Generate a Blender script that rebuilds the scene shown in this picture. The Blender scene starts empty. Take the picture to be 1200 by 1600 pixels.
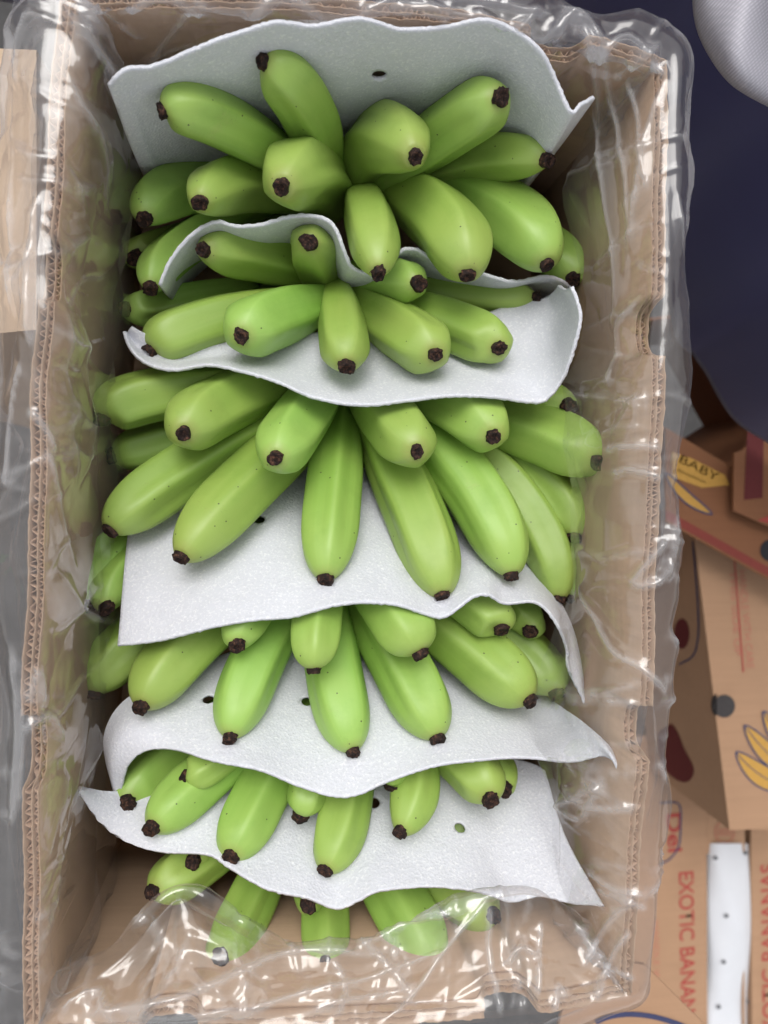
import bpy, bmesh, math, random
import numpy as np
from mathutils import Vector, Quaternion

random.seed(7)
rng = np.random.default_rng(11)
SC = bpy.context.scene
COL = SC.collection

# ------------------------------------------------------------------ camera
F = 1203.0                      # focal length in photo pixels (1200 x 1600 frame)
CAM_Z = 0.59                    # box floor is z = 0, box rim z = 0.20
NADIR = (440.0, 760.0)          # where the photo looks straight down
d = Vector(((NADIR[0]-600)/F, -(NADIR[1]-800)/F, -1.0)).normalized()
Q = d.rotation_difference(Vector((0, 0, -1)))
cam_data = bpy.data.cameras.new('camera')
cam = bpy.data.objects.new('camera', cam_data)
COL.objects.link(cam)
cam.location = (0, 0, CAM_Z)
cam.rotation_mode = 'QUATERNION'
cam.rotation_quaternion = Q
cam_data.sensor_fit = 'VERTICAL'
cam_data.sensor_height = 36.0
cam_data.sensor_width = 27.0
cam_data.lens = 36.0*F/1600.0
cam_data.clip_start = 0.01
cam_data.clip_end = 50
cam_data.dof.use_dof = True
cam_data.dof.focus_distance = 0.44
cam_data.dof.aperture_fstop = 6.5
SC.camera = cam

# ------------------------------------------------------------------ world and sun
SUN_EL, SUN_AZ = math.radians(60), math.radians(-12)     # azimuth clockwise from +Y
world = bpy.data.worlds.new('World')
SC.world = world
world.use_nodes = True
wn, wl = world.node_tree.nodes, world.node_tree.links
wn.clear()
sky = wn.new('ShaderNodeTexSky'); sky.sky_type = 'NISHITA'; sky.sun_disc = False
sky.sun_elevation = SUN_EL; sky.sun_rotation = SUN_AZ
sky.air_density = 1.0; sky.dust_density = 3.0; sky.ozone_density = 1.0
hsv = wn.new('ShaderNodeHueSaturation'); hsv.inputs['Saturation'].default_value = 0.12
bg = wn.new('ShaderNodeBackground'); bg.inputs['Strength'].default_value = 0.15
wo = wn.new('ShaderNodeOutputWorld')
wl.new(sky.outputs[0], hsv.inputs['Color']); wl.new(hsv.outputs[0], bg.inputs[0]); wl.new(bg.outputs[0], wo.inputs[0])
sun_data = bpy.data.lights.new('sun', 'SUN')
sun_data.energy = 0.85; sun_data.angle = math.radians(34); sun_data.color = (1.0, 0.965, 0.92)
sun = bpy.data.objects.new('sun', sun_data); COL.objects.link(sun)
sdir = Vector((math.sin(SUN_AZ)*math.cos(SUN_EL), math.cos(SUN_AZ)*math.cos(SUN_EL), math.sin(SUN_EL)))
sun.rotation_mode = 'QUATERNION'
sun.rotation_quaternion = sdir.to_track_quat('Z', 'Y')
SC.view_settings.view_transform = 'Standard'
SC.view_settings.look = 'None'
SC.view_settings.exposure = 0.56
SC.view_settings.gamma = 1
SC.view_settings.use_curve_mapping = False
SC.cycles.transparent_max_bounces = 14
SC.cycles.max_bounces = 7
SC.cycles.use_adaptive_sampling = True
SC.cycles.adaptive_threshold = 0.025

# ------------------------------------------------------------------ helpers
def ray(px, py):
    return Q @ Vector(((px-600)/F, -(py-800)/F, -1.0))

def P(px, py, z):
    r = ray(px, py)
    t = (z-CAM_Z)/r.z
    return Vector((r.x*t, r.y*t, z))

def mpp(px, py, z):
    """metres per photo pixel at that point"""
    return (z-CAM_Z)/ray(px, py).z/F

QI = Q.inverted()
def project(v):
    c = QI @ (Vector(v)-Vector((0, 0, CAM_Z)))
    return (600-F*c.x/c.z, 800+F*c.y/c.z)

def mesh_obj(name, verts, faces, mat, parent=None, smooth=True, uvs=None):
    me = bpy.data.meshes.new(name)
    me.from_pydata([tuple(v) for v in verts], [], faces)
    if uvs is not None:
        lay = me.uv_layers.new(name='UVMap')
        idx = np.zeros(len(me.loops), dtype=np.int32)
        me.loops.foreach_get('vertex_index', idx)
        lay.data.foreach_set('uv', np.asarray(uvs, dtype=np.float32)[idx].ravel())
    me.polygons.foreach_set('use_smooth', [smooth]*len(me.polygons))
    me.update()
    o = bpy.data.objects.new(name, me)
    COL.objects.link(o)
    me.materials.append(mat)
    if parent is not None:
        o.parent = parent
        o.matrix_parent_inverse = parent.matrix_world.inverted()
    return o

def empty(name, loc, label=None, cat=None, group=None):
    o = bpy.data.objects.new(name, None)
    COL.objects.link(o)
    o.location = loc
    o.empty_display_size = 0.02
    o.matrix_world.translation = Vector(loc)
    tag(o, label, cat, group)
    return o

def tag(o, label=None, cat=None, group=None, kind=None):
    if label: o['label'] = label
    if cat: o['category'] = cat
    if group: o['group'] = group
    if kind: o['kind'] = kind
    return o

def solidify(o, t, offset=0.0):
    m = o.modifiers.new('thickness', 'SOLIDIFY'); m.thickness = t; m.offset = offset
    return m

def catmull(pts, n, closed=False, arclen=True):
    """resample a polyline smoothly to n points"""
    p = np.array([tuple(q) for q in pts], dtype=float)
    if len(p) == 2:
        t = np.linspace(0, 1, n)[:, None]
        return p[0]*(1-t)+p[1]*t
    ext = np.vstack([2*p[0]-p[1], p, 2*p[-1]-p[-2]])
    out = []
    m = 24
    for i in range(1, len(ext)-2):
        p0, p1, p2, p3 = ext[i-1], ext[i], ext[i+1], ext[i+2]
        t = np.linspace(0, 1, m, endpoint=False)[:, None]
        out.append(0.5*((2*p1)+(-p0+p2)*t+(2*p0-5*p1+4*p2-p3)*t**2+(-p0+3*p1-3*p2+p3)*t**3))
    out = np.vstack(out+[p[-1:]])
    if arclen:
        s = np.concatenate([[0], np.cumsum(np.linalg.norm(np.diff(out, axis=0), axis=1))])
    else:
        s = np.linspace(0, 1, len(out))
    q = np.linspace(0, s[-1], n)
    return np.stack([np.interp(q, s, out[:, k]) for k in range(out.shape[1])], axis=1)

def grid_faces(nu, nv, wrap=False):
    f = []
    for j in range(nv-1):
        for i in range(nu if wrap else nu-1):
            i2 = (i+1) % nu
            f.append((j*nu+i, j*nu+i2, (j+1)*nu+i2, (j+1)*nu+i))
    return f

# ------------------------------------------------------------------ materials
def new_mat(name):
    m = bpy.data.materials.new(name); m.use_nodes = True
    nt = m.node_tree; nt.nodes.clear()
    out = nt.nodes.new('ShaderNodeOutputMaterial')
    return m, nt, out

def N(nt, kind, **kw):
    n = nt.nodes.new(kind)
    for k, v in kw.items():
        if k in n.inputs: n.inputs[k].default_value = v
        else: setattr(n, k, v)
    return n

def ramp(nt, stops):
    r = nt.nodes.new('ShaderNodeValToRGB')
    e = r.color_ramp.elements
    e[0].position, e[0].color = stops[0][0], (*stops[0][1], 1)
    e[1].position, e[1].color = stops[-1][0], (*stops[-1][1], 1)
    for p_, c_ in stops[1:-1]:
        n = e.new(p_); n.color = (*c_, 1)
    return r

def mixc(nt, a, b, fac, mode='MIX'):
    m = nt.nodes.new('ShaderNodeMix'); m.data_type = 'RGBA'; m.blend_type = mode
    for s, v in ((m.inputs['Factor'], fac), (m.inputs['A'], a), (m.inputs['B'], b)):
        if hasattr(v, 'is_linked') or isinstance(v, bpy.types.NodeSocket): nt.links.new(v, s)
        elif isinstance(v, (int, float)): s.default_value = v
        else: s.default_value = (*v, 1)
    return m.outputs['Result']

def math_(nt, op, a, b=None, clamp=False):
    m = nt.nodes.new('ShaderNodeMath'); m.operation = op; m.use_clamp = clamp
    for s, v in zip(m.inputs, (a, b)):
        if v is None: continue
        if isinstance(v, bpy.types.NodeSocket): nt.links.new(v, s)
        else: s.default_value = v
    return m.outputs[0]

def mat_banana():
    m, nt, out = new_mat('green_banana_skin'); L = nt.links.new
    uv = N(nt, 'ShaderNodeUVMap'); tc = N(nt, 'ShaderNodeTexCoord'); oi = N(nt, 'ShaderNodeObjectInfo')
    sep = N(nt, 'ShaderNodeSeparateXYZ'); L(uv.outputs[0], sep.inputs[0])
    u, v = sep.outputs[0], sep.outputs[1]
    # lengthwise streaks
    mp = N(nt, 'ShaderNodeMapping'); mp.inputs['Scale'].default_value = (26, 1.6, 1); L(uv.outputs[0], mp.inputs[0])
    st = N(nt, 'ShaderNodeTexNoise', Scale=1.0, Detail=4.0, Roughness=0.6); st.noise_dimensions = '4D'
    L(mp.outputs[0], st.inputs['Vector']); L(math_(nt, 'MULTIPLY', oi.outputs['Random'], 90.0), st.inputs['W'])
    mot = N(nt, 'ShaderNodeTexNoise', Scale=55.0, Detail=4.0, Roughness=0.6); L(tc.outputs['Object'], mot.inputs['Vector'])
    base = ramp(nt, [(0.0, (0.165, 0.295, 0.036)), (0.35, (0.22, 0.375, 0.062)), (0.75, (0.26, 0.415, 0.082)), (1.0, (0.275, 0.42, 0.088))])
    L(v, base.inputs[0])
    c = mixc(nt, base.outputs[0], (0.33, 0.47, 0.11), math_(nt, 'MULTIPLY', math_(nt, 'SUBTRACT', st.outputs[0], 0.45, True), 0.8, True))
    c = mixc(nt, c, (0.10, 0.22, 0.02), math_(nt, 'MULTIPLY', math_(nt, 'SUBTRACT', mot.outputs[0], 0.5, True), 0.9, True))
    # ridge lines a little paler (5 ridges)
    rd = math_(nt, 'ABSOLUTE', math_(nt, 'SUBTRACT', math_(nt, 'FRACT', math_(nt, 'MULTIPLY', u, 5.0)), 0.5))
    rdl = math_(nt, 'SUBTRACT', 1.0, math_(nt, 'MULTIPLY', rd, 16.0), True)
    c = mixc(nt, c, (0.36, 0.50, 0.13), math_(nt, 'MULTIPLY', rdl, 0.16))
    big = N(nt, 'ShaderNodeTexNoise', Scale=26.0, Detail=2.0); L(tc.outputs['Object'], big.inputs['Vector'])
    c = mixc(nt, c, (0.34, 0.45, 0.10), math_(nt, 'MULTIPLY', math_(nt, 'SUBTRACT', big.outputs[0], 0.47, True), 1.2, True))
    # small dark specks, more of them near the tip
    vo = N(nt, 'ShaderNodeTexVoronoi', Scale=260.0, Randomness=1.0); L(tc.outputs['Object'], vo.inputs['Vector'])
    wn_ = N(nt, 'ShaderNodeTexWhiteNoise'); L(vo.outputs['Position'], wn_.inputs[0])
    thr = math_(nt, 'ADD', 0.04, math_(nt, 'MULTIPLY', math_(nt, 'POWER', v, 10.0), 0.12))
    sp = math_(nt, 'MULTIPLY', math_(nt, 'LESS_THAN', wn_.outputs[0], thr), math_(nt, 'LESS_THAN', vo.outputs['Distance'], 0.14))
    c = mixc(nt, c, (0.05, 0.045, 0.015), math_(nt, 'MULTIPLY', sp, 0.85))
    # brownish ring at the blossom end
    rg = math_(nt, 'MULTIPLY', math_(nt, 'SUBTRACT', v, 0.955, True), 22.0, True)
    rgn = math_(nt, 'MULTIPLY', rg, math_(nt, 'MULTIPLY', st.outputs[0], 1.3), True)
    c = mixc(nt, c, (0.26, 0.26, 0.07), math_(nt, 'MULTIPLY', rgn, 0.6))
    # scuffs
    sc = N(nt, 'ShaderNodeTexNoise', Scale=22.0, Detail=7.0, Roughness=0.75, Distortion=0.6); L(tc.outputs['Object'], sc.inputs['Vector'])
    scf = math_(nt, 'MULTIPLY', math_(nt, 'SUBTRACT', sc.outputs[0], 0.63, True), 5.0, True)
    c = mixc(nt, c, (0.33, 0.36, 0.12), math_(nt, 'MULTIPLY', scf, 0.6))
    ms = N(nt, 'ShaderNodeMapping'); ms.inputs['Scale'].default_value = (7, 22, 1); L(uv.outputs[0], ms.inputs[0])
    sn = N(nt, 'ShaderNodeTexNoise', Scale=1.0, Detail=2.0, Distortion=2.5); sn.noise_dimensions = '4D'
    L(ms.outputs[0], sn.inputs['Vector']); L(math_(nt, 'MULTIPLY', oi.outputs['Random'], 57.0), sn.inputs['W'])
    ln = math_(nt, 'SUBTRACT', 1.0, math_(nt, 'MULTIPLY', math_(nt, 'ABSOLUTE', math_(nt, 'SUBTRACT', sn.outputs[0], 0.5)), 160.0), True)
    pt = math_(nt, 'MULTIPLY', math_(nt, 'SUBTRACT', sc.outputs[0], 0.575, True), 16.0, True)
    c = mixc(nt, c, (0.16, 0.15, 0.05), math_(nt, 'MULTIPLY', math_(nt, 'MULTIPLY', ln, pt), 0.65))
    h = N(nt, 'ShaderNodeHueSaturation'); L(c, h.inputs['Color'])
    L(math_(nt, 'ADD', 0.487, math_(nt, 'MULTIPLY', oi.outputs['Random'], 0.022)), h.inputs['Hue'])
    L(math_(nt, 'ADD', 0.94, math_(nt, 'MULTIPLY', oi.outputs['Random'], 0.2)), h.inputs['Value'])
    b = N(nt, 'ShaderNodeBsdfPrincipled'); L(h.outputs[0], b.inputs['Base Color'])
    L(math_(nt, 'ADD', 0.34, math_(nt, 'MULTIPLY', mot.outputs[0], 0.24)), b.inputs['Roughness'])
    b.inputs['Specular IOR Level'].default_value = 0.5
    bp = N(nt, 'ShaderNodeBump', Strength=0.10, Distance=0.001)
    L(math_(nt, 'ADD', math_(nt, 'MULTIPLY', st.outputs[0], 0.6), mot.outputs[0]), bp.inputs['Height']); L(bp.outputs[0], b.inputs['Normal'])
    L(b.outputs[0], out.inputs[0])
    return m

def mat_tip():
    m, nt, out = new_mat('dried_blossom_end'); L = nt.links.new
    tc = N(nt, 'ShaderNodeTexCoord')
    no = N(nt, 'ShaderNodeTexNoise', Scale=420.0, Detail=5.0, Roughness=0.7); L(tc.outputs['Object'], no.inputs['Vector'])
    r = ramp(nt, [(0.35, (0.008, 0.006, 0.006)), (0.52, (0.028, 0.015, 0.012)), (0.68, (0.13, 0.062, 0.038))]); L(no.outputs[0], r.inputs[0])
    b = N(nt, 'ShaderNodeBsdfPrincipled', Roughness=0.75); b.inputs['Specular IOR Level'].default_value = 0.22; L(r.outputs[0], b.inputs['Base Color'])
    bp = N(nt, 'ShaderNodeBump', Strength=0.8, Distance=0.0012); L(no.outputs[0], bp.inputs['Height']); L(bp.outputs[0], b.inputs['Normal'])
    L(b.outputs[0], out.inputs[0]); return m

def mat_foam():
    m, nt, out = new_mat('white_packing_foam'); L = nt.links.new
    tc = N(nt, 'ShaderNodeTexCoord')
    n1 = N(nt, 'ShaderNodeTexNoise', Scale=620.0, Detail=3.0, Roughness=0.7); L(tc.outputs['Object'], n1.inputs['Vector'])
    n2 = N(nt, 'ShaderNodeTexNoise', Scale=60.0, Detail=3.0); L(tc.outputs['Object'], n2.inputs['Vector'])
    vo = N(nt, 'ShaderNodeTexVoronoi', Scale=620.0); L(tc.outputs['Object'], vo.inputs['Vector'])
    hgt = math_(nt, 'ADD', math_(nt, 'MULTIPLY', vo.outputs['Distance'], 0.7), math_(nt, 'ADD', n1.outputs[0], math_(nt, 'MULTIPLY', n2.outputs[0], 3.0)))
    c = mixc(nt, (0.72, 0.73, 0.785), (0.65, 0.66, 0.715), math_(nt, 'MULTIPLY', n2.outputs[0], 0.5))
    c = mixc(nt, c, (0.93, 0.93, 0.95), math_(nt, 'MULTIPLY', math_(nt, 'SUBTRACT', n1.outputs[0], 0.52, True), 5.0, True))
    bp = N(nt, 'ShaderNodeBump', Strength=0.5, Distance=0.0008); L(hgt, bp.inputs['Height'])
    b = N(nt, 'ShaderNodeBsdfPrincipled', Roughness=0.55); L(c, b.inputs['Base Color']); L(bp.outputs[0], b.inputs['Normal'])
    b.inputs['Specular IOR Level'].default_value = 0.35
    tr = N(nt, 'ShaderNodeBsdfTranslucent', Color=(0.80, 0.83, 0.85, 1)); L(bp.outputs[0], tr.inputs['Normal'])
    mx = N(nt, 'ShaderNodeMixShader'); mx.inputs[0].default_value = 0.18
    L(b.outputs[0], mx.inputs[1]); L(tr.outputs[0], mx.inputs[2]); L(mx.outputs[0], out.inputs[0]); return m

def mat_card(name, base, streak_scale=(240, 8, 8), rough=0.75, dirt=0.5):
    m, nt, out = new_mat(name); L = nt.links.new
    tc = N(nt, 'ShaderNodeTexCoord')
    mp = N(nt, 'ShaderNodeMapping'); mp.inputs['Scale'].default_value = streak_scale; L(tc.outputs['Object'], mp.inputs[0])
    fi = N(nt, 'ShaderNodeTexNoise', Scale=1.0, Detail=5.0, Roughness=0.65); L(mp.outputs[0], fi.inputs['Vector'])
    mo = N(nt, 'ShaderNodeTexNoise', Scale=14.0, Detail=5.0, Roughness=0.6); L(tc.outputs['Object'], mo.inputs['Vector'])
    fl = N(nt, 'ShaderNodeTexNoise', Scale=900.0, Detail=2.0); L(tc.outputs['Object'], fl.inputs['Vector'])
    dk = tuple(x*0.86 for x in base); lt = tuple(min(1, x*1.10) for x in base)
    c = mixc(nt, dk, lt, fi.outputs[0])
    c = mixc(nt, c, tuple(x*0.62 for x in base), math_(nt, 'MULTIPLY', math_(nt, 'SUBTRACT', mo.outputs[0], 0.48, True), dirt*3, True))
    c = mixc(nt, c, lt, math_(nt, 'MULTIPLY', math_(nt, 'SUBTRACT', fl.outputs[0], 0.5, True), 1.0, True))
    b = N(nt, 'ShaderNodeBsdfPrincipled', Roughness=rough); L(c, b.inputs['Base Color'])
    b.inputs['Specular IOR Level'].default_value = 0.25
    bp = N(nt, 'ShaderNodeBump', Strength=0.15, Distance=0.0012)
    L(math_(nt, 'ADD', fi.outputs[0], math_(nt, 'MULTIPLY', fl.outputs[0], 0.3)), bp.inputs['Height']); L(bp.outputs[0], b.inputs['Normal'])
    L(b.outputs[0], out.inputs[0]); return m

def mat_film(name='clear_plastic_film', haze=0.042, boost=1.3):
    m, nt, out = new_mat(name); L = nt.links.new
    tc = N(nt, 'ShaderNodeTexCoord')
    w1 = N(nt, 'ShaderNodeTexNoise', Scale=36.0, Detail=3.0, Roughness=0.5, Distortion=0.6); L(tc.outputs['Object'], w1.inputs['Vector'])
    bp = N(nt, 'ShaderNodeBump', Strength=0.07, Distance=0.003); L(w1.outputs[0], bp.inputs['Height'])
    lw = N(nt, 'ShaderNodeLayerWeight', Blend=0.5); L(bp.outputs[0], lw.inputs['Normal'])
    sch = math_(nt, 'ADD', 0.05, math_(nt, 'MULTIPLY', math_(nt, 'POWER', lw.outputs['Facing'], 5.0), 0.95))
    fr = math_(nt, 'MINIMUM', math_(nt, 'MULTIPLY', sch, boost, True), 0.22)
    tr = N(nt, 'ShaderNodeBsdfTransparent', Color=(0.965, 0.965, 0.97, 1))
    df = N(nt, 'ShaderNodeBsdfDiffuse', Color=(0.86, 0.87, 0.90, 1)); L(bp.outputs[0], df.inputs['Normal'])
    tl = N(nt, 'ShaderNodeBsdfTranslucent', Color=(0.86, 0.87, 0.90, 1))
    hz = N(nt, 'ShaderNodeMixShader'); hz.inputs[0].default_value = 0.5; L(df.outputs[0], hz.inputs[1]); L(tl.outputs[0], hz.inputs[2])
    gl = N(nt, 'ShaderNodeBsdfGlossy', Roughness=0.09); L(bp.outputs[0], gl.inputs['Normal'])
    gl.inputs['Color'].default_value = (1, 1, 1, 1)
    hf = math_(nt, 'ADD', haze, math_(nt, 'MULTIPLY', math_(nt, 'POWER', lw.outputs['Facing'], 3.0), 0.08))
    ca = N(nt, 'ShaderNodeAttribute', attribute_name='crease')      # film whitens where it is sharply creased
    hf = math_(nt, 'ADD', hf, math_(nt, 'MULTIPLY', ca.outputs['Fac'], 0.26), True)
    m1 = N(nt, 'ShaderNodeMixShader'); L(hf, m1.inputs[0]); L(tr.outputs[0], m1.inputs[1]); L(hz.outputs[0], m1.inputs[2])
    m2 = N(nt, 'ShaderNodeMixShader'); L(fr, m2.inputs[0]); L(m1.outputs[0], m2.inputs[1]); L(gl.outputs[0], m2.inputs[2])
    L(m2.outputs[0], out.inputs[0]); return m

def mat_plain(name, col, rough=0.6, noise=0.25, scale=300.0, bump=0.1, spec=0.3):
    m, nt, out = new_mat(name); L = nt.links.new
    tc = N(nt, 'ShaderNodeTexCoord')
    no = N(nt, 'ShaderNodeTexNoise', Scale=scale, Detail=4.0, Roughness=0.65); L(tc.outputs['Object'], no.inputs['Vector'])
    c = mixc(nt, tuple(x*(1-noise) for x in col), tuple(min(1, x*(1+noise)) for x in col), no.outputs[0])
    b = N(nt, 'ShaderNodeBsdfPrincipled', Roughness=rough); L(c, b.inputs['Base Color'])
    b.inputs['Specular IOR Level'].default_value = spec
    bp = N(nt, 'ShaderNodeBump', Strength=bump, Distance=0.001); L(no.outputs[0], bp.inputs['Height']); L(bp.outputs[0], b.inputs['Normal'])
    L(b.outputs[0], out.inputs[0]); return m

def mat_weave(name, ca, cb, scale=1400.0, rough=0.55, sheen=0.3, spec=0.35, diag=True):
    m, nt, out = new_mat(name); L = nt.links.new
    uv = N(nt, 'ShaderNodeUVMap'); tc = N(nt, 'ShaderNodeTexCoord')
    mp = N(nt, 'ShaderNodeMapping'); mp.inputs['Rotation'].default_value = (0, 0, 0.8 if diag else 0); L(uv.outputs[0], mp.inputs[0])
    w1 = N(nt, 'ShaderNodeTexWave', Scale=scale); w1.bands_direction = 'X'; L(mp.outputs[0], w1.inputs['Vector'])
    w2 = N(nt, 'ShaderNodeTexWave', Scale=scale*0.55); w2.bands_direction = 'Y'; L(mp.outputs[0], w2.inputs['Vector'])
    wv = math_(nt, 'MULTIPLY', w1.outputs['Fac'], math_(nt, 'ADD', 0.55, math_(nt, 'MULTIPLY', w2.outputs['Fac'], 0.45)))
    no = N(nt, 'ShaderNodeTexNoise', Scale=18.0, Detail=3.0); L(tc.outputs['Object'], no.inputs['Vector'])
    c = mixc(nt, ca, cb, wv)
    c = mixc(nt, c, tuple(x*0.7 for x in ca), math_(nt, 'MULTIPLY', no.outputs[0], 0.4))
    b = N(nt, 'ShaderNodeBsdfPrincipled', Roughness=rough); L(c, b.inputs['Base Color'])
    b.inputs['Specular IOR Level'].default_value = spec
    b.inputs['Sheen Weight'].default_value = sheen
    bp = N(nt, 'ShaderNodeBump', Strength=0.35, Distance=0.0006); L(wv, bp.inputs['Height']); L(bp.outputs[0], b.inputs['Normal'])
    L(b.outputs[0], out.inputs[0]); return m

M = {}
M['banana'] = mat_banana()
M['tip'] = mat_tip()
M['crown'] = mat_plain('banana_crown', (0.14, 0.20, 0.05), 0.6)
M['foam'] = mat_foam()
M['card'] = mat_card('brown_cardboard', (0.405, 0.277, 0.185), (10, 10, 260), 0.75, 0.7)
M['card_core'] = mat_card('corrugated_core', (0.43, 0.29, 0.20), (20, 20, 20), 0.85)
M['card_pale'] = mat_card('printed_cardboard', (0.375, 0.225, 0.135), (6, 160, 160), 0.7, 0.25)
M['card_shaded'] = mat_card('shade_toned_cardboard', (0.22, 0.095, 0.045), (6, 160, 160), 0.7, 0.25)  # brown card with the shade on the flapped box put into its colour
M['film'] = mat_film()
M['card_light'] = mat_card('pale_cardboard', (0.56, 0.42, 0.30), (8, 60, 60), 0.75, 0.4)
M['navy'] = mat_weave('navy_coat_cloth', (0.036, 0.036, 0.110), (0.064, 0.063, 0.175), 400, 0.65, 0.25, 0.25, False)
M['grey_lining'] = mat_weave('grey_twill_lining', (0.40, 0.39, 0.44), (0.64, 0.62, 0.68), 190, 0.42, 0.3, 0.5)
M['red_ink'] = mat_plain('red_print', (0.34, 0.055, 0.045), 0.7)
M['dark_red_ink'] = mat_plain('dark_red_print', (0.11, 0.018, 0.018), 0.7)
M['shaded_red_ink'] = mat_plain('shade_toned_red_print', (0.20, 0.040, 0.030), 0.7)  # red print darkened in its colour for the shade on that flap
M['pale_red_ink'] = mat_plain('faded_red_print', (0.42, 0.16, 0.11), 0.75)
M['navy_ink'] = mat_plain('navy_print', (0.045, 0.05, 0.11), 0.7)
M['yellow_ink'] = mat_plain('yellow_print', (0.48, 0.27, 0.06), 0.7)
M['black_ink'] = mat_plain('black_print', (0.02, 0.02, 0.025), 0.7)
M['hole'] = mat_plain('painted_hole_shade', (0.05, 0.045, 0.045), 0.9)  # dark colour standing in for the shade inside the vent hole
M['grey_hole'] = mat_plain('perforation_shade', (0.13, 0.13, 0.14), 0.8)
M['ground'] = mat_plain('dark_concrete', (0.06, 0.058, 0.058), 0.85, 0.5, 40.0, 0.4)
M['bagwhite'] = mat_plain('white_perforated_bag', (0.62, 0.63, 0.66), 0.32, 0.06, 30.0, 0.05, 0.5)

# ------------------------------------------------------------------ ground
g = mesh_obj('ground', [(-6, -6, -0.66), (6, -6, -0.66), (6, 6, -0.66), (-6, 6, -0.66)], [(0, 1, 2, 3)], M['ground'], smooth=False)
tag(g, kind='structure')

# ------------------------------------------------------------------ the banana box
RIM = 0.20
left_px = [(98, -14), (85, 100), (76, 200), (66, 350), (60, 480), (51, 600), (49, 700), (40, 950), (37, 1080), (36, 1250), (36, 1440), (38, 1625)]
bottom_px = [(38, 1625), (300, 1614), (600, 1602), (760, 1592), (900, 1574), (985, 1552)]
right_px = [(985, 1552), (995, 1430), (1005, 1300), (1010, 1220), (1019, 1100), (1025, 900), (1031, 780), (1034, 700), (1037, 550), (1040, 430), (1041, 200), (1042, 95)]
top_px = [(1042, 95), (1000, 78), (940, 62), (820, 36), (720, 16), (600, 3), (400, -8), (98, -14)]
# notches (hand cut-outs in the rim): list of (centre px along side axis, half width m, depth m)
def rim_path(px, step):
    pts = [P(x, y, RIM) for x, y in px]
    L = sum((pts[i+1]-pts[i]).length for i in range(len(pts)-1))
    n = max(8, int(L/step))
    a = catmull(pts, n)[:, :2]
    return a

def normals2(a):
    t = np.gradient(a, axis=0); t /= np.linalg.norm(t, axis=1)[:, None]
    return np.stack([-t[:, 1], t[:, 0]], axis=1)      # left of travel

box = empty('banana_box', P(520, 800, 0.0), 'open double-wall cardboard box packed with green bananas, lined with clear plastic', 'box')
sides = {
    # travel directions chosen so that "left of travel" is the inside of the box
    'left': (left_px, [((70, 420), 0.015, 0.010), ((36, 1175), 0.018, 0.014)]),
    'bottom': (bottom_px, [((800, 1585), 0.0150, 0.020), ((265, 1614), 0.0145, 0.014)]),
    'right': (right_px, [((1036, 510), 0.0150, 0.018), ((1014, 1145), 0.0140, 0.018)]),
    'top': (top_px, [((875, 55), 0.0150, 0.016)]),
}
box_loop = []
def notch_z(a, notches, ends=True):
    z = np.full(len(a), RIM)
    for (c, hw, dep) in notches:
        cp = np.array(P(c[0], c[1], RIM)[:2])
        dd = np.linalg.norm(a-cp, axis=1)/hw
        z -= dep*np.clip(1-dd**4, 0, 1)**0.5
    return z

for sname, (pxs, nts) in sides.items():
    a = rim_path(pxs, 0.0005)
    nrm = normals2(a)
    s = np.concatenate([[0], np.cumsum(np.linalg.norm(np.diff(a, axis=0), axis=1))])
    jag = 0.0006*np.sin(s*900+1)*np.sin(s*230)+0.0005*np.sin(s*61)
    wob = 0.0012*np.sin(s*38+len(sname))+0.0008*np.sin(s*91)
    zt = notch_z(a, nts)+jag
    zt_s = zt.copy()
    wall = None
    k = 4
    for li, off in enumerate((0.0, 0.0042, 0.0072)):
        b = (a+nrm*(off+wob[:, None]*0.5))[::k]
        ztop = zt[::k]+(0.0004*np.sin(s[::k]*400+li*2))
        n = len(b)
        levels = [0.0, 0.05, 0.10, 0.15, 1.0]
        V, UV = [], []
        for lv in levels:
            for i in range(n):
                z = ztop[i] if lv == 1.0 else min(lv, ztop[i]-0.002)
                V.append((b[i, 0], b[i, 1], z)); UV.append((s[::k][i], z))
        o = mesh_obj('wall_panel' if li == 2 else 'liner_board', V, grid_faces(n, len(levels)), M['card'], box if li == 2 else None, True, UV)
        solidify(o, 0.0006)
        if li == 2: wall = o
        box_loop.append((sname, li, o))
    for o_ in [x[2] for x in box_loop if x[0] == sname and x[1] != 2]:
        o_.parent = wall; o_.matrix_parent_inverse = wall.matrix_world.inverted()
    for pitch, o0, amp in ((0.0056, 0.0021, 0.0017), (0.0041, 0.0057, 0.0011)):
        ph = 2*math.pi*s/pitch+0.9*np.sin(s*70)+1.3*np.sin(s*190+1)*np.sin(s*23+len(sname))
        off = o0+amp*np.sin(ph)*(0.9+0.30*np.sin(s*130)*np.sin(s*37))+0.0004*np.sin(s*83)
        b = a+nrm*(off+wob*0.5)[:, None]
        zz = zt-0.0008-0.0022*np.abs(np.sin(s*310))*np.abs(np.sin(s*47))-0.0014*np.clip(np.sin(s*29+2), 0, 1)**4
        n = len(b)
        V = [(b[i, 0], b[i, 1], 0.002) for i in range(n)]+[(b[i, 0], b[i, 1], zz[i]) for i in range(n)]
        o = mesh_obj('corrugated_flute', V, grid_faces(n, 2), M['card_core'], wall, True)
        solidify(o, 0.0004)

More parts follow.
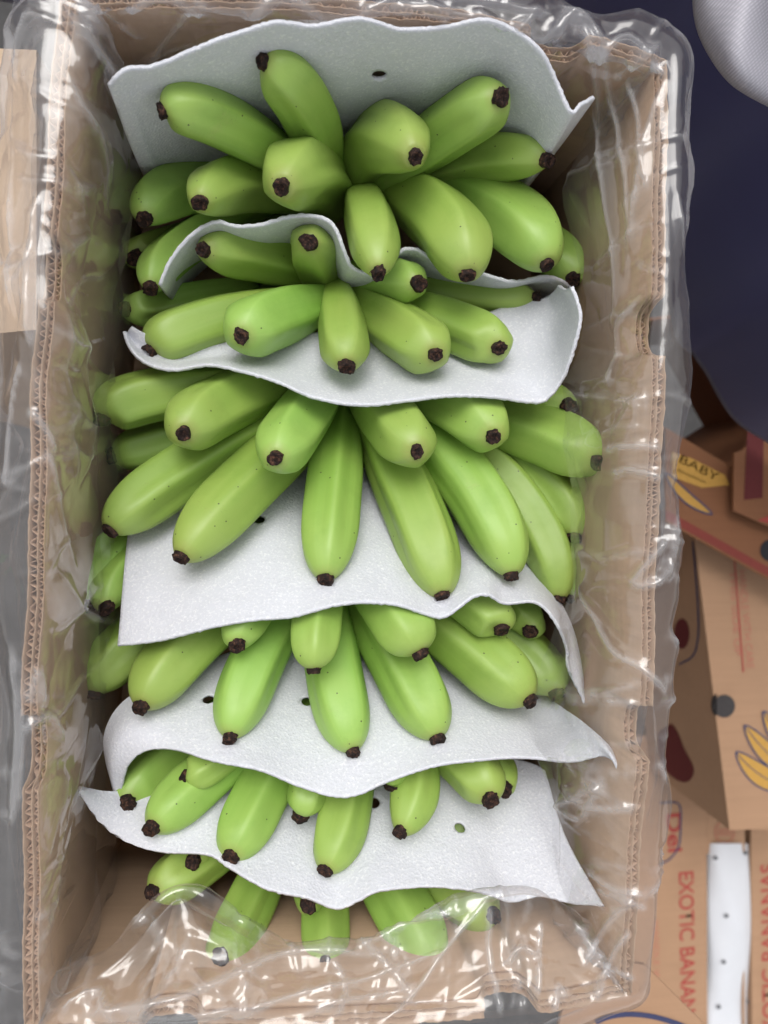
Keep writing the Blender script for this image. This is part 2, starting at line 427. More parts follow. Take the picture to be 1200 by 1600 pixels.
# box floor and the inner flap of the near end wall
loop = np.vstack([rim_path(sides[k_][0], 0.02)[:-1] for k_ in ('left', 'bottom', 'right', 'top')])
o = mesh_obj('floor_panel', [(x, y, 0.001) for x, y in loop], [tuple(range(len(loop)))], M['card'], box, False)
a = rim_path(bottom_px, 0.004); nrm = normals2(a)
sel = [i for i in range(len(a)) if P(215, 1610, RIM).x < a[i, 0] < a[:, 0].max()-0.008]
b = a[sel]+nrm[sel]*0.0098
V = [(x, y, 0.002) for x, y in b]+[(x, y, zz-0.004) for (x, y), zz in zip(b, notch_z(a[sel], sides['bottom'][1]))]
o = mesh_obj('inner_flap', V, grid_faces(len(b), 2), M['card'], box, True); solidify(o, 0.0026)

# ------------------------------------------------------------------ bananas
def banana_mesh(T, Mid, B, R, roll, NA=40, NT=34):
    C = 2*Mid-(T+B)*0.5
    rs = []
    V, UV = [], []
    # frame transport
    prev_n = None
    ridge = random.uniform(0.58, 0.85)
    amps = [random.uniform(0.75, 1.25) for _ in range(5)]
    for j in range(NT):
        w = j/(NT-1)
        t = 1-(1-w)**1.35                                   # more rings near the tip
        p = B*(1-t)**2+C*2*t*(1-t)+T*t**2
        dp = ((C-B)*(1-t)+(T-C)*t).normalized()
        if prev_n is None:
            n = dp.cross(Vector((0.31, 0.17, 1))).normalized()
        else:
            n = (prev_n-dp*prev_n.dot(dp)).normalized()
        prev_n = n
        bn = dp.cross(n)
        if t > 0.60:
            q = (t-0.60)/0.40
            prof = 0.27+0.73*max(0.0, 1-q**2.6)**0.82
        elif t < 0.42:
            q = (0.42-t)/0.42
            prof = 1-0.42*q**1.7
        else:
            prof = 1.0
        q5 = max(0.0, (t-0.68)/0.32)
        pent = ridge*(1-0.75*q5*q5*(3-2*q5))
        for i in range(NA):
            th = 2*math.pi*i/NA
            k5 = int(i/NA*5+0.5) % 5
            loc = ((th+math.pi/5) % (2*math.pi/5))-math.pi/5   # 0 at a ridge
            al = math.sqrt(loc*loc+0.006)-0.0775
            pen = math.cos(math.pi/5)/math.cos(math.pi/5-al)
            rr = R*prof*(1-pent*amps[k5]*(1-pen)*1.25+0.0*loc)
            # ridge at loc=0
            v = p+(n*math.cos(th+roll)+bn*math.sin(th+roll))*rr
            V.append(v); UV.append((((i/NA)+0.1) % 1.0, t))
    faces = grid_faces(NA, NT, True)
    faces.append(tuple(range(NA-1, -1, -1)))
    faces.append(tuple((NT-1)*NA+i for i in range(NA)))
    return V, faces, UV, (T-C).normalized(), prev_n, 0.30*R

def stub_mesh(T, dr, n, r):
    bn = dr.cross(n)
    prof = [(-0.0010, r*1.02), (0.0004, r*1.10), (0.0018, r*1.0), (0.0034, r*1.03), (0.0042, r*0.92), (0.0042, r*0.66), (0.0030, r*0.40), (0.0033, r*0.15)]
    NA = 18
    V = []
    tilt = random.uniform(-0.22, 0.22); el = random.uniform(0.86, 1.12)
    seeds = [random.uniform(0.88, 1.10) for _ in range(NA)]
    ln = random.uniform(0.6, 1.15)
    for k, (h, rr) in enumerate(prof):
        for i in range(NA):
            th = 2*math.pi*i/NA
            rad = rr*(1+(seeds[i]-1)*(0.25 if k == 0 else 1.3))*random.uniform(0.92, 1.08)
            hh = h*ln+(math.cos(th)*tilt*rad if k > 1 else 0)+(random.uniform(-0.0004, 0.0004) if k > 1 else 0)
            V.append(T+dr*hh+(n*math.cos(th)*el+bn*math.sin(th)/el)*rad)
    f = grid_faces(NA, len(prof), True)
    f.append(tuple((len(prof)-1)*NA+i for i in range(NA)))
    return V, f

# each banana: tip (x, y, z), a point half-way, base, width in photo pixels; the half-way z may be None
HANDS = [
 ('hand of short green bananas standing upright at the far end, against the tallest foam sheet', (540, 300, 0.03), [
  ((256,172,.178),(350,192,.156),(490,280,.095),92,.002),
  ((414,97,.188),(476,162,.156),(512,275,.085),98,-.008),
  ((648,244,.175),(590,225,None),(552,320,.07),112,-.006),
  ((781,153,.182),(705,200,.145),(580,290,.09),97,-.003),
  ((852,250,.152),(745,248,.114),(600,300,.07),80,.0),
  ((226,341,.115),(300,295,None),(470,305,.05),86,.004),
  ((312,316,.155),(385,287,None),(505,315,.07),92,-.002),
  ((441,292,.172),(487,272,None),(525,325,.065),120,-.004),
  ((591,424,.165),(578,345,None),(560,310,.08),88,.006),
  ((731,428,.160),(690,345,None),(600,290,.08),114,.008),
  ((854,412,.142),(785,335,None),(650,290,.07),112,.006),
  ((895,436,.105),(850,385,None),(720,330,.05),78,.004),
  ((236,449,.112),(290,380,None),(430,310,.055),72,.003),
  ((212,402,.080),(255,385,None),(380,350,.045),66,.002),
 ]),
 ('hand of green bananas between the rolled foam edge and the curled sheet', (520, 460, 0.03), [
  ((320,391,.128),(400,398,None),(505,430,.07),86,-.004),
  ((483,378,.142),(498,405,None),(516,465,.06),86,-.006),
  ((653,443,.132),(600,438,None),(525,440,.07),80,-.002),
  ((835,466,.098),(740,460,None),(600,450,.07),62,.0),
  ((197,482,.085),(265,475,None),(400,445,.055),64,.0),
  ((236,545,.112),(315,510,None),(480,468,.08),94,.006),
  ((377,524,.150),(425,498,None),(520,470,.08),102,.004),
  ((541,570,.152),(535,512,None),(527,450,.08),86,.008),
  ((680,553,.150),(632,520,None),(545,465,.08),100,.004),
  ((779,543,.138),(720,515,None),(575,465,.08),88,.004),
  ((880,505,.085),(790,492,None),(640,470,.06),60,.0),
 ]),
 ('large hand of long green bananas fanned out across the middle of the box', (545, 590, 0.03), [
  ((162,652,.108),(240,618,None),(420,595,.08),92,.004),
  ((287,676,.146),(352,630,None),(500,570,.06),104,.004),
  ((430,715,.158),(468,660,None),(530,570,.06),100,.006),
  ((651,705,.156),(612,655,None),(548,575,.06),102,.006),
  ((770,681,.146),(710,635,None),(580,570,.06),102,.006),
  ((888,634,.118),(815,622,None),(650,590,.06),70,.0),
  ((178,712,.075),(260,690,None),(400,650,.06),76,.0),
  ((172,827,.122),(290,735,None),(490,622,.065),98,.004),
  ((285,869,.140),(390,755,None),(525,635,.065),106,.002),
  ((509,902,.144),(519,775,None),(535,640,.065),97,.006),
  ((691,928,.146),(643,785,None),(570,640,.065),108,.006),
  ((799,896,.140),(735,755,None),(610,630,.065),106,.008),
  ((872,933,.116),(820,790,None),(665,640,.06),88,.006),
  ((890,932,.100),(850,830,None),(720,690,.055),76,.004),
  ((896,838,.112),(845,750,None),(700,650,.06),88,.004),
  ((932,722,.138),(850,680,None),(690,625,.065),104,.004),
 ]),
 ('hand of green bananas below the widest white sheet, its corner drooping at the right', (530, 850, 0.03), [
  ((137,944,.112),(172,868,None),(300,780,.06),76,.002),
  ((166,948,.118),(205,880,None),(330,800,.06),74,.002),
  ((148,1082,.100),(225,990,None),(400,890,.06),92,.004),
  ((222,1101,.136),(305,1000,None),(450,880,.065),104,.004),
  ((370,1006,.140),(400,945,None),(475,860,.08),76,.006),
  ((360,1149,.142),(407,1020,None),(485,880,.065),96,.004),
  ((490,1044,.150),(496,960,None),(512,850,.085),84,.014),
  ((551,1171,.142),(522,1040,None),(505,890,.065),99,.006),
  ((656,1018,.150),(615,950,None),(545,850,.085),104,.012),
  ((682,1151,.142),(625,1030,None),(540,890,.065),106,.006),
  ((784,982,.136),(740,940,None),(620,860,.085),84,.010),
  ((828,986,.118),(800,945,None),(690,870,.07),64,.002),
  ((826,1093,.136),(735,1010,None),(585,890,.065),108,.006),
  ((868,1081,.110),(805,1005,None),(660,890,.06),90,.004),
 ]),
 ('hand of green bananas resting on the lowest foam sheet beside its punched hole', (520, 1060, 0.03), [
  ((200,1252,.122),(255,1190,None),(400,1080,.06),82,.002),
  ((239,1291,.142),(325,1210,None),(465,1090,.077),90,.004),
  ((296,1213,.130),(345,1180,None),(455,1090,.08),66,.014),
  ((361,1337,.148),(408,1240,None),(485,1090,.077),95,.004),
  ((472,1271,.134),(484,1210,None),(500,1090,.08),66,.014),
  ((509,1358,.150),(540,1245,None),(548,1090,.077),90,.004),
  ((612,1224,.132),(605,1170,None),(575,1080,.08),62,.014),
  ((626,1298,.148),(645,1200,None),(600,1090,.077),84,.004),
  ((766,1246,.148),(715,1180,None),(600,1090,.077),88,.006),
  ((788,1232,.132),(760,1180,None),(680,1100,.06),62,.002),
 ]),
 ('nearest hand of green bananas, its tips under the loose plastic at the near end', (520, 1250, 0.03), [
  ((240,1392,.135),(318,1338,None),(430,1250,.08),88,.002),
  ((302,1344,.128),(345,1300,None),(430,1230,.07),56,.002),
  ((345,1494,.158),(383,1425,None),(445,1290,.08),88,.002),
  ((507,1508,.160),(507,1430,None),(505,1290,.08),82,.004),
  ((481,1414,.150),(487,1370,None),(495,1290,.07),56,.002),
  ((682,1506,.158),(625,1415,None),(560,1290,.08),104,.004),
  ((764,1352,.112),(714,1294,.103),(620,1200,.075),80,.0),
  ((770,1428,.140),(705,1385,None),(610,1300,.08),96,.004),
 ]),
]
nb = 0
for label, crown_px, bananas in HANDS:
    root = empty('banana_hand', P(*crown_px), label, 'bananas', 'banana hands packed in the box')
    bases = []
    for tip, mid, base, w, curl in bananas:
        T, B = P(*tip), P(*base)
        mz = (tip[2]+base[2])*0.5+curl if mid[2] is None else mid[2]
        Mi = P(mid[0], mid[1], mz)
        R = 0.5*w*mpp(mid[0], mid[1], mz+0.01)*0.98
        V, f, UV, dr, nn, rs = banana_mesh(T, Mi, B, R, random.uniform(0, 6.28))
        o = mesh_obj('banana', V, f, M['banana'], root, True, UV)
        rstub = min(0.0056, max(0.0042, 0.5*28*mpp(*tip)))
        V, f = stub_mesh(T, dr, nn, rstub*random.uniform(0.74, 0.92))
        s_ = mesh_obj('blossom_end', V, f, M['tip'], o, True)
        bases.append(B); nb += 1
    # the crown: short stalks running from each banana into one woody cushion
    c0 = P(*crown_px)
    V, f = [], []
    for B in bases:
        dv = (B-c0); ln = dv.length; dv.normalize(); n = dv.cross(Vector((0.2, 0.1, 1))).normalized(); bn = dv.cross(n)
        b0 = len(V)
        for h, r in ((0.0, 0.010), (0.5, 0.007), (1.0, 0.0085)):
            for i in range(8):
                th = i*math.pi/4
                V.append(c0+dv*ln*h+(n*math.cos(th)+bn*math.sin(th))*r)
        for j in range(2):
            for i in range(8):
                f.append((b0+j*8+i, b0+j*8+(i+1) % 8, b0+(j+1)*8+(i+1) % 8, b0+(j+1)*8+i))
        f.append(tuple(b0+i for i in range(7, -1, -1)))
    mesh_obj('crown', V, f, M['crown'], root, True)

# ------------------------------------------------------------------ foam sheets
def foam_sheet(label, rows, holes=(), nu=150, nv=60, thick=0.0019, ripple=0.0008):
    R_ = [catmull([P(*q) for q in r], nu) for r in rows]
    G = np.zeros((nv, nu, 3))
    for i in range(nu):
        G[:, i] = catmull([r[i] for r in R_], nv, arclen=True) if len(R_) > 2 else np.linspace(R_[0][i], R_[1][i], nv)
    # soft undulation
    uu, vv = np.meshgrid(np.linspace(0, 1, nu), np.linspace(0, 1, nv))
    for _ in range(5):
        G[:, :, 2] += ripple*np.sin(uu*rng.uniform(8, 34)+vv*rng.uniform(-8, 8)+rng.uniform(0, 6))*(0.4+0.6*(1-vv))
    V = G.reshape(-1, 3)
    # slightly hairy cut edge
    V[:nu, :2] += rng.normal(0, 0.00018, (nu, 2))
    faces = np.array(grid_faces(nu, nv))
    kill = np.zeros(len(faces), bool)
    for (hx, hy, rad) in holes:
        pj = np.array([project(v) for v in V])
        k = np.argmin((pj[:, 0]-hx)**2+(pj[:, 1]-hy)**2)
        c = V[k].copy()
        D = V-c; dist = np.linalg.norm(D, axis=1)
        fin = (dist[faces] < rad*0.95).sum(axis=1) >= 2
        kill |= fin
        ring = np.unique(faces[fin].ravel())
        keepf = faces[~kill]
        ring = np.intersect1d(ring, np.unique(keepf.ravel()))
        V[ring] = c+D[ring]/np.maximum(dist[ring], 1e-6)[:, None]*rad
    faces = faces[~kill]
    o = mesh_obj('foam_sheet', V, [tuple(int(x) for x in q) for q in faces], M['foam'], None, True)
    solidify(o, thick, 0)
    tag(o, label, 'foam sheet', 'foam sheets between the banana hands')
    return o

def deep(row, z, dy=0.0, dx=0.0):
    """the same line lower down in the box: straight below, moved by dx, dy metres"""
    out = []
    for q in row:
        v = P(*q); v = Vector((v.x+dx, v.y+dy, z))
        p = project(v); out.append((p[0], p[1], z))
    return out

# 1: standing against the far end wall
f1 = [(168,132,.178),(182,116,.183),(200,104,.186),(240,100,.185),(310,75,.19),(390,50,.192),(435,36,.195),(490,40,.193),(560,29,.196),(620,42,.192),(660,40,.193),(705,34,.195),(755,27,.197),(800,46,.193),(845,82,.190),(868,125,.183),(890,176,.178),(905,166,.175),(926,155,.172)]
f1 = [(x_, y_, z_+.015) for x_, y_, z_ in f1]
m1 = deep(f1, .13, -.003); b1 = deep(f1, .03, -.004)
m1 = [(p[0]+6*math.sin(i*1.7), p[1]+4+6*math.sin(i*1.2), p[2]) for i, p in enumerate(m1)]
foam_sheet('tall white foam sheet standing at the far end with one dark punched hole', [f1, m1, b1], [(592, 115, .0042)], 170, 80)
# 2: rolled edge between the first two hands
f2 = [(250,446,.125),(268,405,.130),(300,365,.137),(335,345,.141),(370,352,.139),(410,350,.140),(450,339,.144),(490,338,.146),(520,352,.146),(537,390,.143),(552,418,.136),(590,425,.130),(625,392,.130),(650,388,.130),(680,405,.126),(740,425,.122),(800,440,.118),(850,431,.118),(880,440,.110),(893,455,.100)]
b2 = deep(f2, .05, .006)
foam_sheet('white foam sheet with a rolled upright edge curving over the second hand', [f2, deep(f2, .10, .001), b2], [], 170, 40)
# 3
f3 = [(194,518,.116),(204,545,.120),(228,568,.124),(270,579,.128),(325,571,.133),(375,580,.138),(430,596,.143),(480,618,.147),(530,630,.150),(580,633,.150),(640,626,.148),(700,620,.147),(770,622,.147),(840,629,.146),(862,618,.148),(882,588,.153),(895,550,.160),(908,500,.168),(904,468,.170),(896,446,.170)]
b3 = [(205,510,.095),(225,520,.095),(260,530,.09),(310,530,.085),(360,535,.08),(400,530,.078),(450,525,.075),(500,520,.072),(540,515,.07),(590,515,.07),(650,510,.07),(700,505,.07),(760,490,.072),(815,470,.075),(840,470,.078),(855,465,.08),(862,460,.085),(868,455,.09),(872,450,.095),(874,445,.10)]
b3 = [(x_, y_, z_+.022) for x_, y_, z_ in b3]
foam_sheet('white foam sheet under the second hand, its right side curled up', [f3, [((a_[0]*.5+b_[0]*.5), (a_[1]*.5+b_[1]*.5)+6, (a_[2]*.5+b_[2]*.5)-.006) for a_, b_ in zip(f3, b3)], b3], [], 170, 50)
# 4
f4 = [(184,1010,.138),(250,1001,.142),(330,981,.147),(400,969,.151),(455,965,.153),(510,950,.156),(560,943,.158),(620,946,.157),(665,960,.153),(692,964,.152),(715,950,.154),(740,933,.156),(765,931,.156),(790,944,.152),(835,941,.149),(862,965,.146),(885,1010,.140),(890,1045,.136),(911,1097,.124)]
b4 = [(203,812,.088),(255,790,.082),(310,770,.078),(370,750,.072),(430,735,.066),(490,730,.06),(540,730,.058),(590,735,.056),(640,745,.056),(680,760,.058),(710,775,.06),(740,790,.065),(770,815,.072),(800,850,.082),(835,890,.095),(868,930,.112),(893,980,.120),(905,1030,.122),(913,1094,.121)]
foam_sheet('widest white foam sheet, under the fan of long bananas, right corner drooping to a point', [f4, [(a_[0]*.5+b_[0]*.5, a_[1]*.5+b_[1]*.5, (a_[2]*.5+b_[2]*.5)+.002) for a_, b_ in zip(f4, b4)], b4], [(404, 812, .0036)], 170, 90)
# 5
f5 = [(190,1256,.116),(192,1222,.124),(203,1192,.132),(228,1175,.138),(270,1173,.143),(330,1187,.147),(400,1200,.151),(470,1230,.154),(540,1245,.155),(605,1224,.155),(690,1194,.154),(760,1186,.154),(830,1186,.153),(890,1191,.156),(940,1183,.168),(962,1190,.178),(972,1210,.177),(976,1229,.174)]
b5 = [(176,1225,.114),(166,1185,.116),(164,1150,.116),(178,1115,.113),(205,1088,.108),(250,1065,.10),(320,1035,.088),(400,1005,.075),(480,985,.066),(560,985,.062),(640,1000,.062),(710,1020,.066),(780,1050,.074),(845,1085,.086),(900,1120,.132),(940,1155,.162),(963,1185,.174),(977,1224,.173)]
foam_sheet('white foam sheet with its left corner folded down to a point over small bananas', [f5, [(a_[0]*.5+b_[0]*.5-3, a_[1]*.5+b_[1]*.5, (a_[2]*.5+b_[2]*.5)+.003) for a_, b_ in zip(f5, b5)], b5], [(326, 1093, .0036), (480, 1097, .0036)], 170, 80)
# 6
f6 = [(124,1234,.126),(138,1262,.122),(165,1295,.120),(200,1316,.122),(255,1332,.127),(325,1339,.134),(360,1358,.138),(420,1388,.143),(480,1405,.146),(525,1421,.147),(560,1406,.147),(590,1391,.147),(650,1388,.147),(720,1391,.147),(765,1398,.146),(800,1410,.144),(845,1401,.146),(890,1411,.152),(943,1415,.164)]
b6 = [(128,1232,.121),(165,1238,.112),(205,1235,.104),(245,1225,.098),(290,1210,.09),(335,1195,.082),(375,1185,.075),(420,1175,.069),(470,1165,.064),(510,1160,.062),(550,1160,.062),(590,1160,.062),(640,1160,.064),(690,1165,.066),(730,1170,.069),(765,1175,.072),(800,1185,.078),(835,1195,.086),(852,1205,.092)]
f6 = [(x_, y_, z_+.014) for x_, y_, z_ in f6]; b6 = [(x_, y_, z_+.012) for x_, y_, z_ in b6]
mid6 = [(a_[0]*.5+b_[0]*.5, a_[1]*.5+b_[1]*.5, (a_[2]*.5+b_[2]*.5)+.002) for a_, b_ in zip(f6, b6)]
mid6[-1] = (880, 1300, .138)
foam_sheet('lowest white foam sheet, nearest the viewer, with a small punched hole showing green', [f6, mid6, b6], [(717, 1294, .0036), (585, 1256, .0042)], 170, 80)
# ------------------------------------------------------------------ plastic liner
def smooth_noise(n, m, fs, fv, seed):
    r = np.random.default_rng(seed)
    s_ = np.linspace(0, 1, n, endpoint=False)[:, None]*2*np.pi
    v_ = np.linspace(0, 1, m)[None, :]
    out = np.zeros((n, m))
    for _ in range(14):
        k = r.integers(fs[0], fs[1]+1)
        out += np.sin(k*s_+r.uniform(-fv, fv)*v_*2*np.pi+r.uniform(0, 6.28))*r.uniform(0.4, 1)
    return out/5.3

CREASES = [
 (0, [(120,1592),(300,1548),(430,1492),(520,1488),(600,1496)], 26, .0065),
 (0, [(330,1600),(450,1562),(560,1532),(700,1482)], 18, .004),
 (0, [(470,1590),(560,1560),(640,1545)], 14, .0035),
 (0, [(560,1480),(640,1440),(705,1425)], 16, .004),
 (0, [(520,1500),(540,1540),(528,1590)], 12, .003),
 (0, [(600,1595),(645,1555),(700,1475),(762,1402)], 22, .0065),
 (0, [(762,1402),(766,1500),(785,1592)], 20, .005),
 (0, [(645,1558),(610,1510),(560,1465)], 14, .0035),
 (0, [(790,1510),(812,1480),(842,1492)], 13, .004),
 (0, [(846,1440),(842,1500),(838,1560)], 14, .005),
 (0, [(916,1510),(945,1450),(992,1398)], 15, .005),
 (0, [(930,1565),(958,1490),(985,1455)], 13, .005),
 (0, [(900,1438),(945,1505),(995,1530)], 14, .005),
 (0, [(865,1580),(875,1540),(885,1560)], 12, .004),
 (0, [(92,1592),(150,1548),(165,1575),(182,1602)], 20, .006),
 (0, [(205,1590),(290,1590),(370,1575)], 14, .004),
 (0, [(896,10),(930,110),(945,260),(962,420),(958,520)], 17, .008),
 (0, [(925,40),(960,160),(985,330),(975,430)], 14, .005),
 (0, [(985,120),(1000,200),(1010,300)], 14, .004),
 (0, [(1034,130),(1003,250),(985,400)], 16, .005),
 (0, [(1000,460),(962,520),(948,610)], 14, .005),
 (0, [(945,705),(985,698),(1036,700)], 12, .004),
 (0, [(955,740),(990,735),(1036,748)], 12, .004),
 (0, [(988,917),(1012,880),(1042,842)], 12, .0055),
 (0, [(988,917),(1030,908),(1052,870)], 11, .0045),
 (0, [(910,905),(925,950),(960,1015),(1005,1045),(1045,1085)], 16, .006),
 (0, [(874,1252),(908,1240),(946,1220)], 13, .005),
 (0, [(874,1252),(895,1262),(919,1277)], 12, .005),
 (0, [(919,1277),(930,1250),(946,1220)], 12, .004),
 (0, [(924,1356),(960,1388),(1012,1400)], 14, .005),
 (0, [(935,1390),(985,1408),(1010,1420)], 12, .004),
 (0, [(104,10),(140,80),(180,140),(208,235)], 15, .0055),
 (0, [(130,20),(165,80),(188,112)], 12, .004),
 (0, [(110,120),(150,230),(175,340)], 14, .004),
 (0, [(100,480),(107,640),(125,760)], 14, .005),
 (0, [(122,480),(140,650),(130,770)], 12, .005),
 (0, [(45,640),(75,672),(88,705)], 12, .004),
 (0, [(75,700),(100,800),(126,890)], 14, .0045),
 (0, [(95,890),(132,955),(182,975)], 16, .005),
 (0, [(45,1100),(62,1052),(72,1105)], 12, .005),
 (0, [(35,1142),(80,1118),(96,1156)], 12, .005),
 (0, [(62,1480),(88,1380),(112,1230),(142,1120)], 14, .005),
 (0, [(72,1350),(95,1250),(100,1200)], 11, .004),
 (1, [(58,300),(44,420),(45,540)], 15, .006),
 (1, [(60,350),(66,400),(76,450)], 10, .004),
 (1, [(20,110),(12,300),(18,500)], 18, .005),
 (1, [(30,560),(14,640),(8,760)], 16, .005),
 (1, [(18,1000),(26,1150),(16,1300)], 15, .004),
 (1, [(60,20),(36,60),(26,140)], 14, .005),
 (1, [(1060,300),(1072,450),(1066,620)], 12, .004),
 (1, [(1066,760),(1052,840),(1045,900)], 12, .005),
 (1, [(1046,980),(1060,1060),(1040,1110)], 12, .005),
 (1, [(1030,1190),(1040,1230),(1035,1330)], 12, .004),
 (1, [(1030,1330),(1040,1345),(1015,1400)], 12, .004),
 (0, [(180,110),(300,70),(420,50),(560,12)], 13, .0045),
 (0, [(225,105),(262,60),(300,12)], 12, .004),
 (0, [(430,42),(600,18),(720,22)], 12, .004),
 (0, [(800,35),(850,60),(885,20)], 13, .005),
 (1, [(870,0),(930,60),(1030,105)], 13, .005),
 (1, [(640,-5),(760,12),(860,22)], 12, .004),
 (1, [(300,-20),(450,-12),(620,-2)], 12, .004),
 (2, [(190,22),(255,-4),(330,30)], 13, .006), (2, [(375,30),(440,0),(520,26)], 14, .006), (2, [(555,22),(640,-4),(705,32)], 13, .006),
 (2, [(735,15),(800,46),(845,12)], 13, .006), (2, [(865,62),(900,22),(945,72)], 13, .006), (2, [(120,-5),(170,25),(225,62)], 13, .006),
 (2, [(300,5),(360,18),(430,12)], 9, .004), (2, [(610,10),(680,16),(760,34)], 9, .004), (2, [(930,90),(980,60),(1040,120)], 12, .006),
 (2, [(960,120),(1005,90),(1030,70)], 10, .005),
]

def build_film():
    names = ('left', 'bottom', 'right', 'top')
    segs = [rim_path(sides[k_][0], 0.004)[:-1] for k_ in names]
    path = np.vstack(segs)
    side_id = np.concatenate([[i]*len(sg) for i, sg in enumerate(segs)])
    # close and resample, rounding the corners
    pc = np.vstack([path, path[:1]])
    sl = np.concatenate([[0], np.cumsum(np.linalg.norm(np.diff(pc, axis=0), axis=1))])
    NS = 1300
    q = np.linspace(0, sl[-1], NS, endpoint=False)
    c = np.stack([np.interp(q, sl, pc[:, k]) for k in (0, 1)], axis=1)
    sid = side_id[np.clip(np.searchsorted(sl, q, side='right')-1, 0, len(side_id)-1)]
    for _ in range(14):
        c = (np.roll(c, 1, 0)+2*c+np.roll(c, -1, 0))/4
    t = np.roll(c, -1, 0)-np.roll(c, 1, 0); t /= np.linalg.norm(t, axis=1)[:, None]
    outw = np.stack([t[:, 1], -t[:, 0]], axis=1)
    for _ in range(20):
        outw = (np.roll(outw, 1, 0)+2*outw+np.roll(outw, -1, 0)); outw /= np.linalg.norm(outw, axis=1)[:, None]
    c = c-outw*0.0036
    prof = {
     0: [(.032,.05),(.034,.11),(.033,.16),(.027,.190),(.013,.205),(0,.2085),(-.007,.203),(-.010,.178),(-.012,.13),(-.012,.06)],
     1: [(.018,.05),(.019,.11),(.020,.16),(.018,.190),(.010,.206),(0,.2085),(-.009,.204),(-.024,.193),(-.040,.184),(-.037,.176)],
     2: [(.017,.05),(.019,.11),(.020,.16),(.018,.192),(.010,.207),(0,.2085),(-.009,.204),(-.018,.190),(-.027,.168),(-.029,.140)],
     3: [(.022,.05),(.024,.11),(.024,.16),(.022,.192),(.012,.207),(0,.2085),(-.0055,.205),(-.0058,.19),(-.006,.16),(-.006,.12)],
    }
    A = np.array([prof[i] for i in sid], dtype=float)              # NS, 10, 2
    # the loose edge at the near end: deeper at both sides, back a little in the middle
    for i in range(NS):
        if sid[i] == 1:
            px = project((c[i, 0], c[i, 1], RIM))[0]
            k = np.interp(px, [60, 180, 260, 330, 420, 550, 600, 700, 760, 850, 940, 990], [.010, .026, .054, .047, .034, .029, .034, .045, .053, .055, .036, .016])
            A[i, 6:, 0] *= k/0.040
        elif sid[i] == 2:
            py = project((c[i, 0], c[i, 1], RIM))[1]
            A[i, 6:, 0] *= np.interp(py, [100, 250, 480, 600, 740, 860, 920, 1000, 1100, 1250, 1400, 1540], [.5, .8, .7, .8, .9, .85, .7, .9, 1.1, 1.2, .9, .6])
        elif sid[i] == 0:
            py = project((c[i, 0], c[i, 1], RIM))[1]
            A[i, 6:, 0] *= np.interp(py, [0, 60, 120, 300, 600, 860, 970, 1060, 1300, 1560], [1.3, 2.0, 1.8, 1.1, 1.1, 1.0, 1.2, 1.0, 1.0, 1.0])
    for _ in range(60):
        A = (np.roll(A, 1, 0)+2*A+np.roll(A, -1, 0))/4
    NV = 250
    n2, m2 = NS, NV
    per = sl[-1]
    # slow swags along the rim
    sw = smooth_noise(NS, 1, (3, 12), 0, 31)[:, 0]; sw2 = smooth_noise(NS, 1, (3, 12), 0, 32)[:, 0]
    X = np.zeros((NS, NV, 3)); O2 = np.zeros((NS, NV)); T_ = np.zeros((NS, NV))
    for i in range(NS):
        a_ = A[i].copy()
        a_[7:, 0] *= 1+0.22*sw[i]; a_[:4, 0] *= 1+0.10*sw2[i]
        pr = catmull(a_, NV)
        O2[i] = pr[:, 0]
        T_[i] = np.concatenate([[0], np.cumsum(np.linalg.norm(np.diff(pr, axis=0), axis=1))])
        X[i, :, 0] = c[i, 0]+outw[i, 0]*pr[:, 0]
        X[i, :, 1] = c[i, 1]+outw[i, 1]*pr[:, 0]
        X[i, :, 2] = pr[:, 1]
    Nn = np.cross(np.roll(X, -1, 0)-np.roll(X, 1, 0), np.gradient(X, axis=1)); Nn /= np.linalg.norm(Nn, axis=2)[:, :, None]+1e-9
    Nn = np.where((Nn[:, :, 2:3] < 0), -Nn, Nn)
    # flat facets between sharp creases: random points on the film, triangulated, each lifted a little
    from mathutils.geometry import delaunay_2d_cdt
    def facets(ds, dv, seed):
        r_ = np.random.default_rng(seed)
        ns_, nv_ = int(per/ds), int(T_.max()/dv)+1
        pts = []
        for i_ in range(-2, ns_+2):
            for j_ in range(-1, nv_+2):
                q_ = np.random.default_rng(abs(hash((seed, i_ % ns_, j_))) % (2**32))
                pts.append(((i_+q_.uniform(-.48, .48)+0.5*(j_ % 2))*NS/ns_, (j_+q_.uniform(-.48, .48))*NV/nv_, q_.uniform(-1, 1)))
        pts = np.array(pts)
        k_ = (NS/ns_)/(NV/nv_)
        res = delaunay_2d_cdt([Vector((p_[0], p_[1]*k_)) for p_ in pts], [], [], 0, 1e-6)
        vs = np.array([v_[:] for v_ in res[0]]); vs[:, 1] /= k_
        hv = np.array([pts[o_[0], 2] if len(o_) else 0.0 for o_ in res[3]])
        H = np.zeros((NS, NV))
        for tr in res[2]:
            (x0, y0), (x1, y1), (x2, y2) = vs[tr[0]], vs[tr[1]], vs[tr[2]]
            i0, i1 = max(0, int(min(x0, x1, x2))), min(NS-1, int(max(x0, x1, x2))+1)
            j0, j1 = max(0, int(min(y0, y1, y2))), min(NV-1, int(max(y0, y1, y2))+1)
            if i1 < i0 or j1 < j0: continue
            gi, gj = np.meshgrid(np.arange(i0, i1+1), np.arange(j0, j1+1), indexing='ij')
            den = (y1-y2)*(x0-x2)+(x2-x1)*(y0-y2)
            if abs(den) < 1e-9: continue
            w0 = ((y1-y2)*(gi-x2)+(x2-x1)*(gj-y2))/den; w1 = ((y2-y0)*(gi-x2)+(x0-x2)*(gj-y2))/den; w2 = 1-w0-w1
            ok = (w0 >= -1e-6) & (w1 >= -1e-6) & (w2 >= -1e-6)
